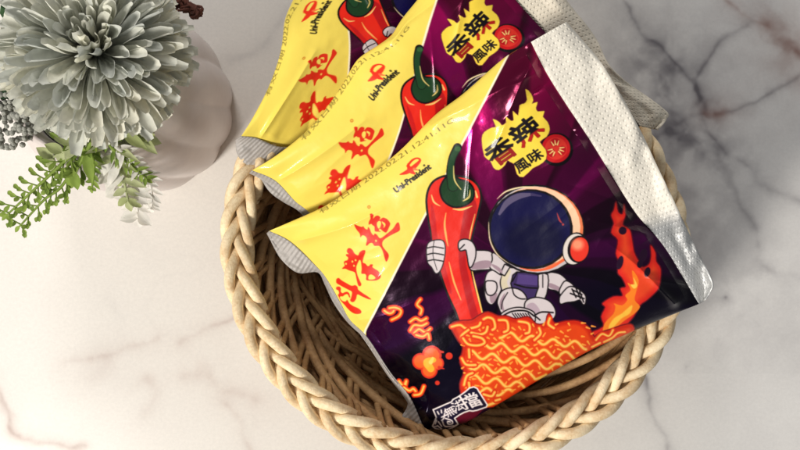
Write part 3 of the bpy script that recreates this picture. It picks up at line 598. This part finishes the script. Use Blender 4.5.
cl = np.clip(fbm(PX / 120 + 3, PY / 120, 80, 5) * .9 + .1, 0, 1); cl2 = 1 - np.clip(np.abs(fbm(wx / 90, wy / 90, 90, 4)) * 14, 0, 1)
gr += .07 * cl + .03 * cl2 * np.clip(fbm(PX / 150, PY / 150, 95, 2) + .2, 0, 1)
base = np.array([232, 227, 219.]); col = base[None, None] * np.ones(X.shape + (1,))
gx = np.clip((PX - 500) / 220, 0, 1)[..., None]; col = col * (1 - gx * .25) + np.array([222, 226, 232]) * gx * .25       # cooler grey to the right: stone tone plus light falloff painted in
g = np.clip(gr, 0, .95)[..., None]; bb = np.clip(brn, 0, .95)[..., None]
col = col * (1 - g) + np.array([96, 92, 96]) * g; col = col * (1 - bb) + np.array([128, 92, 82]) * bb
def mat_marble():
    m, N, L, b = newmat('polished_marble'); at = N.new('ShaderNodeAttribute'); at.attribute_name = 'print'
    tc = N.new('ShaderNodeTexCoord'); no = N.new('ShaderNodeTexNoise'); no.inputs['Scale'].default_value = 26; no.inputs['Detail'].default_value = 6; no.inputs['Roughness'].default_value = .7
    L.new(tc.outputs['Object'], no.inputs['Vector']); mr = N.new('ShaderNodeMapRange'); mr.inputs['From Min'].default_value = .3; mr.inputs['From Max'].default_value = .7; mr.inputs['To Min'].default_value = .94; mr.inputs['To Max'].default_value = 1.04
    L.new(no.outputs['Fac'], mr.inputs['Value']); mx = N.new('ShaderNodeMix'); mx.data_type = 'RGBA'; mx.blend_type = 'MULTIPLY'; mx.inputs['Factor'].default_value = 1
    L.new(at.outputs['Color'], mx.inputs['A']); L.new(mr.outputs['Result'], mx.inputs['B']); L.new(mx.outputs['Result'], b.inputs['Base Color'])
    b.inputs['Roughness'].default_value = .28; b.inputs['Specular IOR Level'].default_value = .4
    return m
o = grid_mesh('table_top', np.stack([X, Y, 0 * X], -1), mat_marble(), col=np.concatenate([s2l(col), np.ones(X.shape + (1,))], -1)); o['kind'] = 'structure'

# ------------------------------------------------------------------ flower pot
px0, py0 = -2.92, 1.365
pot = thing('flower_pot', 'white fluted ceramic pot under the big pale flower', 'flower pot', (px0, py0, 0))
n = 240; t = np.linspace(0, 2 * math.pi, n)
prof_ = [(0.0, .02), (.80, .0), (.93, .0), (.965, .03), (.98, .10), (1.0, .4), (1.01, .9), (.99, 1.3), (.90, 1.75), (.80, 1.98), (.77, 2.02), (.74, 2.04), (.71, 2.0), (.70, 1.9), (.70, 1.7)]
pr = resample(spline(prof_, 6), 120)
R_, T_ = np.meshgrid(np.arange(len(pr)), t, indexing='ij')
def flute(T, z): return 1 + .042 * (np.abs(np.cos(6.5 * (T + .10 * z + .25))) - .6) * np.clip(pr[:, 0][:, None] / 1.0, 0, 1) ** 3
rr = pr[:, 0][:, None] * flute(T_, pr[:, 1][:, None])
CER = mat_simple('matte_white_ceramic', (208, 197, 192), .30, nscale=8, nvar=.03, bump=.06, bscale=30, spec=.4)
grid_mesh('pot_body', np.stack([px0 + rr * np.cos(T_), py0 + rr * np.sin(T_), pr[:, 1][:, None] + 0 * T_], -1), CER, pot, flip=True)
fm = MB(); a = np.linspace(0, 2 * math.pi, 40, endpoint=False); fm.add([(px0 + (.69) * math.cos(q), py0 + .69 * math.sin(q), 1.8) for q in a] + [(px0, py0, 1.88)], [(i, (i + 1) % 40, 40) for i in range(40)])
fm.build('filler_foam', mat_simple('dry_moss', (150, 156, 128), .9, nscale=30, nvar=.4, bump=.8, bscale=50), pot)

# pompom flower
def unit(v): v = np.asarray(v, float); return v / (np.linalg.norm(v) + 1e-9)
def petal(mb, c, d, side, r0, r1, w, cup, curl, tone, seed, nu=9, nv=7):
    up = np.cross(side, d); vs = []; rr_ = random.Random(seed); ph = rr_.uniform(0, 6)
    for i in range(nu):
        s = i / (nu - 1); wd = w * (0.30 + .95 * s ** .8) * (1 if s < .8 else math.sqrt(max(0, 1 - ((s - .8) / .235) ** 2)) * .93 + .07)
        for j in range(nv):
            q = 2 * j / (nv - 1) - 1
            tip = -.02 * abs(math.cos(q * 3 + ph)) * w / .15 * max(0, s - .8) * 5
            rad = r0 + (r1 - r0) * s + tip
            off = up * (cup * wd * (q * q) + curl * s ** 2.4 + .012 * math.sin(7 * s + ph) * q) + side * wd * q + side * .03 * math.sin(3 * s + ph) * s
            vs.append(c + d * rad + off)
    fs = [(i * nv + j, i * nv + j + 1, (i + 1) * nv + j + 1, (i + 1) * nv + j) for i in range(nu - 1) for j in range(nv - 1)]
    mb.add(vs, fs, tone)
fc = np.array(W(96, 52, 3.0)); flower = thing('pompom_flower', 'large pale grey-green pompom flower in the white pot', 'flower', (fc[0], fc[1], 2.1))
pm = MB(); ax = unit((.10, .16, 1)); NPT = 600; ga = math.pi * (3 - math.sqrt(5))
e1 = unit(np.cross(ax, (0, 1, 0))); e2 = np.cross(ax, e1)
for i in range(NPT):
    f = (i + .5) / NPT; th = .12 + math.acos(1 - 1.5 * f); ph = i * ga + rng.normal(0, .12); th += rng.normal(0, .05)
    d = unit(ax * math.cos(th) + (e1 * math.cos(ph) + e2 * math.sin(ph)) * math.sin(th))
    side = unit(np.cross(d, ax) + .001); side = unit(side + .4 * rng.normal(0, 1) * np.cross(side, d))
    big = min(1, th / .75)
    r1 = .44 + .33 * big + rng.normal(0, .035)
    petal(pm, fc, d, side, .08, r1, .034 + .015 * big + rng.normal(0, .006), .5 + .6 * rng.random(), (.08 if big < .8 else -.04) * rng.uniform(.3, 1.3), .9 + .14 * rng.random(), i)
def mat_petal(name, cin, cout, trans=.28):
    m = mat_simple(name, cout, .75, nscale=9, nvar=.14, bump=.25, bscale=24, trans=trans, spec=.2)
    N = m.node_tree.nodes; L = m.node_tree.links; mx = [n_ for n_ in N if n_.type == 'MIX'][0]
    at = N.new('ShaderNodeAttribute'); at.attribute_name = 'tone'; m3 = N.new('ShaderNodeMix'); m3.data_type = 'RGBA'
    r_ = N.new('ShaderNodeMapRange'); r_.inputs['From Min'].default_value = .88; r_.inputs['From Max'].default_value = 1.04; L.new(at.outputs['Fac'], r_.inputs['Value']); L.new(r_.outputs['Result'], m3.inputs['Factor'])
    m3.inputs['A'].default_value = (*s2l(cin), 1); m3.inputs['B'].default_value = (*s2l(cout), 1); L.new(m3.outputs['Result'], mx.inputs['A'])
    return m
pm.build('petals', mat_petal('pale_petal', (196, 200, 194), (234, 232, 216)), flower)
st = MB(); st.tube([fc, (fc[0] - .1, fc[1], 2.6), (px0 + .1, py0, 1.8)], .05, 8); 
core = MB(); core.ball(fc, .16, 12, 8); core.build('flower_core', mat_simple('core', (84, 92, 78), .8), flower)
GREEN = mat_petal('leaf_green', (98, 122, 50), (146, 168, 78), .3); DGREEN = mat_petal('dark_leaf', (38, 62, 40), (60, 88, 54), .15); PGREEN = mat_petal('pale_leaf', (150, 160, 100), (190, 196, 150), .3); WLEAF = mat_petal('white_leaf', (214, 212, 202), (238, 234, 226), .3)
st.build('flower_stem', GREEN, flower)
def leaf(mb, p, d, L_, w, tone=1.0, nrm=(0, 0, 1), bend=.15, pointed=True, n=7):
    p = np.array(p, float); d = unit(d); side = unit(np.cross(nrm, d)); up = np.cross(d, side); vs = []
    for i in range(n):
        s = i / (n - 1); ww = w * (math.sin(math.pi * min(1, s * .98 + .02) ** (.8 if pointed else 1.35)) ** (1 if pointed else .6)) + .002
        for q in (-1, -.5, 0, .5, 1):
            vs.append(p + d * L_ * s + side * ww * q + up * (abs(q) * ww * .45 - bend * L_ * s * s))
    mb.add(vs, [(i * 5 + j, i * 5 + j + 1, (i + 1) * 5 + j + 1, (i + 1) * 5 + j) for i in range(n - 1) for j in range(4)], tone)
def sprig(name, label, pts, zs_, mat, kind, nl, ln_, w, seed, parent_cat='leaf sprig', group=None, sp=.9):
    r_ = random.Random(seed); P = spline([W(x, y, z) for (x, y), z in zip(pts, zs_)], 12)
    root = thing(name, label, parent_cat, tuple(P[0]), group)
    s = MB(); s.tube(P, np.linspace(.022, .010, len(P)), 6); s.build('stem', mat, root)
    lf = MB()
    for i in range(nl):
        f = (i + .8) / nl; k = min(int(f * (len(P) - 1)), len(P) - 2); p = P[k]; d = unit(P[k + 1] - P[k]); sd = unit(np.cross(d, (0, 0, 1)))
        for sg in (-1, 1):
            dd = unit(d * r_.uniform(.4, .9) + sd * sg * sp * r_.uniform(.7, 1.2) + np.array((0, 0, r_.uniform(-.2, .6))))
            l_ = ln_ * r_.uniform(.7, 1.2) * (1.1 - .4 * f)
            if kind == 'bead':      # twiglets ending in little oval leaves
                q = p + dd * l_ * .5; lf.tube([p, p + dd * l_ * .7], .008, 5, 1)
                for m_ in range(3):
                    leaf(lf, p + dd * l_ * (.35 + .25 * m_), unit(dd + sd * (m_ - 1) * .9 + np.array((0, 0, r_.uniform(-.2, .3)))), l_ * .55, w, .9 + .14 * r_.random(), pointed=False, bend=.05)
            else: leaf(lf, p, dd, l_, w, .9 + .14 * r_.random(), bend=r_.uniform(-.1, .35))
    leaf(lf, P[-1], P[-1] - P[-3], ln_ * .7, w, 1.0)
    lf.build('leaves', mat, root); return root
sprig('leafy_sprig', 'bright green beaded sprig reaching furthest to the lower left of the flower', [(96, 132), (66, 160), (38, 186), (8, 214)], [2.3, 2.2, 2.0, 1.8], GREEN, 'bead', 13, .18, .021, 1)
sprig('leafy_sprig', 'bright green beaded sprig just under the flower with a hanging tip', [(100, 140), (78, 164), (60, 188), (44, 200), (20, 226)], [2.25, 2.05, 1.9, 1.8, 1.6], GREEN, 'bead', 12, .17, .021, 2)
sprig('leafy_sprig', 'broad green pointed leaves below the flower', [(92, 142), (84, 156), (74, 176)], [2.4, 2.3, 2.1], GREEN, 'leaf', 2, .32, .05, 3, sp=.5)
sprig('leafy_sprig', 'pale yellowish green sprig between the green leaves and the pot', [(110, 136), (116, 160), (124, 182), (128, 200)], [2.3, 2.15, 1.95, 1.8], PGREEN, 'leaf', 6, .24, .035, 5, sp=.7)
sprig('white_sprig', 'lacy white leaf sprig hanging against the pot side', [(112, 150), (126, 172), (136, 196), (138, 218)], [2.2, 2.0, 1.75, 1.5], WLEAF, 'leaf', 9, .26, .045, 6, sp=.8)
sprig('white_sprig', 'shorter white leaf sprig left of the lacy one', [(100, 150), (112, 170), (118, 190)], [2.1, 1.95, 1.75], WLEAF, 'leaf', 5, .26, .06, 8, sp=.8)
sprig('leafy_sprig', 'pale green leaf sprig between the berries and the beaded green sprigs', [(84, 140), (66, 150), (52, 158)], [2.35, 2.25, 2.15], PGREEN, 'leaf', 3, .22, .05, 15, sp=.8)
sprig('leafy_sprig', 'green leaf tip poking out beside the pot rim', [(112, 128), (128, 134), (142, 138)], [2.5, 2.45, 2.4], PGREEN, 'leaf', 2, .26, .05, 9, sp=.3)
sprig('dark_leaf', 'dark green leaf at the upper left edge behind the flower', [(30, 10), (16, 6), (4, -8)], [2.4, 2.3, 2.2], DGREEN, 'leaf', 2, .30, .12, 10, sp=.4)
sprig('dark_leaf', 'dark green leaf at the left edge below the flower petals', [(34, 92), (16, 84), (-2, 76)], [2.3, 2.2, 2.1], DGREEN, 'leaf', 3, .30, .10, 12, sp=.5)
BER = mat_simple('berry_grey', (150, 150, 140), .7, nscale=40, nvar=.3, bump=.6, bscale=80)
for j, (x, y, z, rx, L_, lab) in enumerate(((40, 108, 2.3, .17, .46, 'grey green berry spike tucked under the left of the flower'), (14, 126, 2.1, .18, .40, 'grey berry spike lowest at the left edge'), (6, 92, 2.2, .16, .36, 'grey berry spike at the left edge beside the dark leaf'))):
    c0 = np.array(W(x, y, z)); root = thing('berry_spike', lab, 'berries', tuple(c0), 'berry spikes left of the flower'); mb = MB(); d = unit((-.6, -.6, -.15) if j != 2 else (-.8, .1, -.2))
    s1 = unit(np.cross(d, (0, 0, 1))); s2 = np.cross(s1, d)
    for i in range(110):
        f = (i + rng.random()) / 110; a_ = i * ga + rng.normal(0, .2); q = rx * rng.uniform(.8, 1.08) * math.sqrt(max(.03, 1 - (2 * f - 1) ** 2)); mb.ball(c0 + d * (f - .5) * L_ * 1.2 + (s1 * math.cos(a_) + s2 * math.sin(a_)) * q, .022 + .009 * rng.random(), 7, 5, .9 + .1 * rng.random())
    mb.build('berries', BER, root); s = MB(); s.tube([c0 - d * L_ * .3, c0 - d * L_, (px0 + .3, py0 - .1, 2.1)], .02, 6); s.build('stem', DGREEN, root)
# twine
sprig('leafy_sprig', 'fine green frond crossing over the white lacy leaves', [(104, 138), (120, 156), (134, 168), (146, 178)], [2.35, 2.2, 2.1, 2.0], GREEN, 'leaf', 8, .13, .018, 21, sp=.7)
sprig('leafy_sprig', 'short fine green frond hanging between the beaded sprigs and the white leaves', [(90, 146), (94, 166), (92, 188)], [2.3, 2.15, 1.95], GREEN, 'leaf', 7, .12, .018, 22, sp=.7)
sprig('white_sprig', 'feathery white frond reaching furthest right over the pot', [(116, 146), (136, 164), (150, 184), (152, 206)], [2.3, 2.1, 1.9, 1.7], WLEAF, 'leaf', 12, .15, .022, 23, sp=.8)
tw = thing('twine_bow', 'frayed brown twine end sticking out over the pot rim', 'twine', W(160, 4, 2.4)); mb = MB()
for k in range(14):
    r_ = random.Random(k); P = [W(150 + r_.uniform(-4, 4), -4 + r_.uniform(-6, 6), 2.42), W(168, 2 + r_.uniform(-5, 4), 2.46), W(182, 5 + r_.uniform(-4, 3), 2.44), W(193 + r_.uniform(-4, 3), 9 + r_.uniform(-4, 6), 2.42), W(199 + r_.uniform(-5, 2), 11 + r_.uniform(-3, 7), 2.40)]
    P = spline(P, 8); q = np.linspace(0, 1, len(P)); P[:, 0] += .03 * np.sin(q * 26 + k); P[:, 1] += .03 * np.cos(q * 24 + k * 2); P[:, 2] += .03 * np.sin(q * 22 + k * 3); mb.tube(P, .013, 5)
mb.build('strands', mat_simple('brown_twine', (92, 50, 38), .9, nscale=30, nvar=.3), tw)

# ------------------------------------------------------------------ light, world, camera
w = bpy.data.worlds.new('World'); sc.world = w; w.use_nodes = True
bg = w.node_tree.nodes['Background']; bg.inputs['Color'].default_value = (.95, .97, 1.0, 1); bg.inputs['Strength'].default_value = .24
def area(name, loc, tgt, size, power, col, sy=None):
    l = bpy.data.lights.new(name, 'AREA'); l.energy = power; l.size = size; l.color = col
    if sy: l.shape = 'RECTANGLE'; l.size_y = sy
    o = bpy.data.objects.new(name, l); C.objects.link(o); o.location = loc
    o.rotation_euler = (Vector(tgt) - Vector(loc)).to_track_quat('-Z', 'Y').to_euler(); return o
area('window_light', (-13, -12, 16), (.5, 0, 0), 4.6, 5200, (1.0, .955, .895), 5.5)
area('side_window', (-3.5, 12, 10.5), (1.5, 0, 1), 3.4, 800, (1.0, .97, .95), 2.6)
cam = bpy.data.cameras.new('camera'); co = bpy.data.objects.new('camera', cam); C.objects.link(co); sc.camera = co
co.location = (0, 0, HC); co.rotation_euler = (0, 0, 0); cam.sensor_width = 36; cam.lens = 36 * DR / 8.0; cam.clip_start = .1; cam.clip_end = 200
sc.view_settings.view_transform = 'Standard'; sc.view_settings.look = 'None'; sc.view_settings.exposure = 0.10; sc.view_settings.gamma = 1
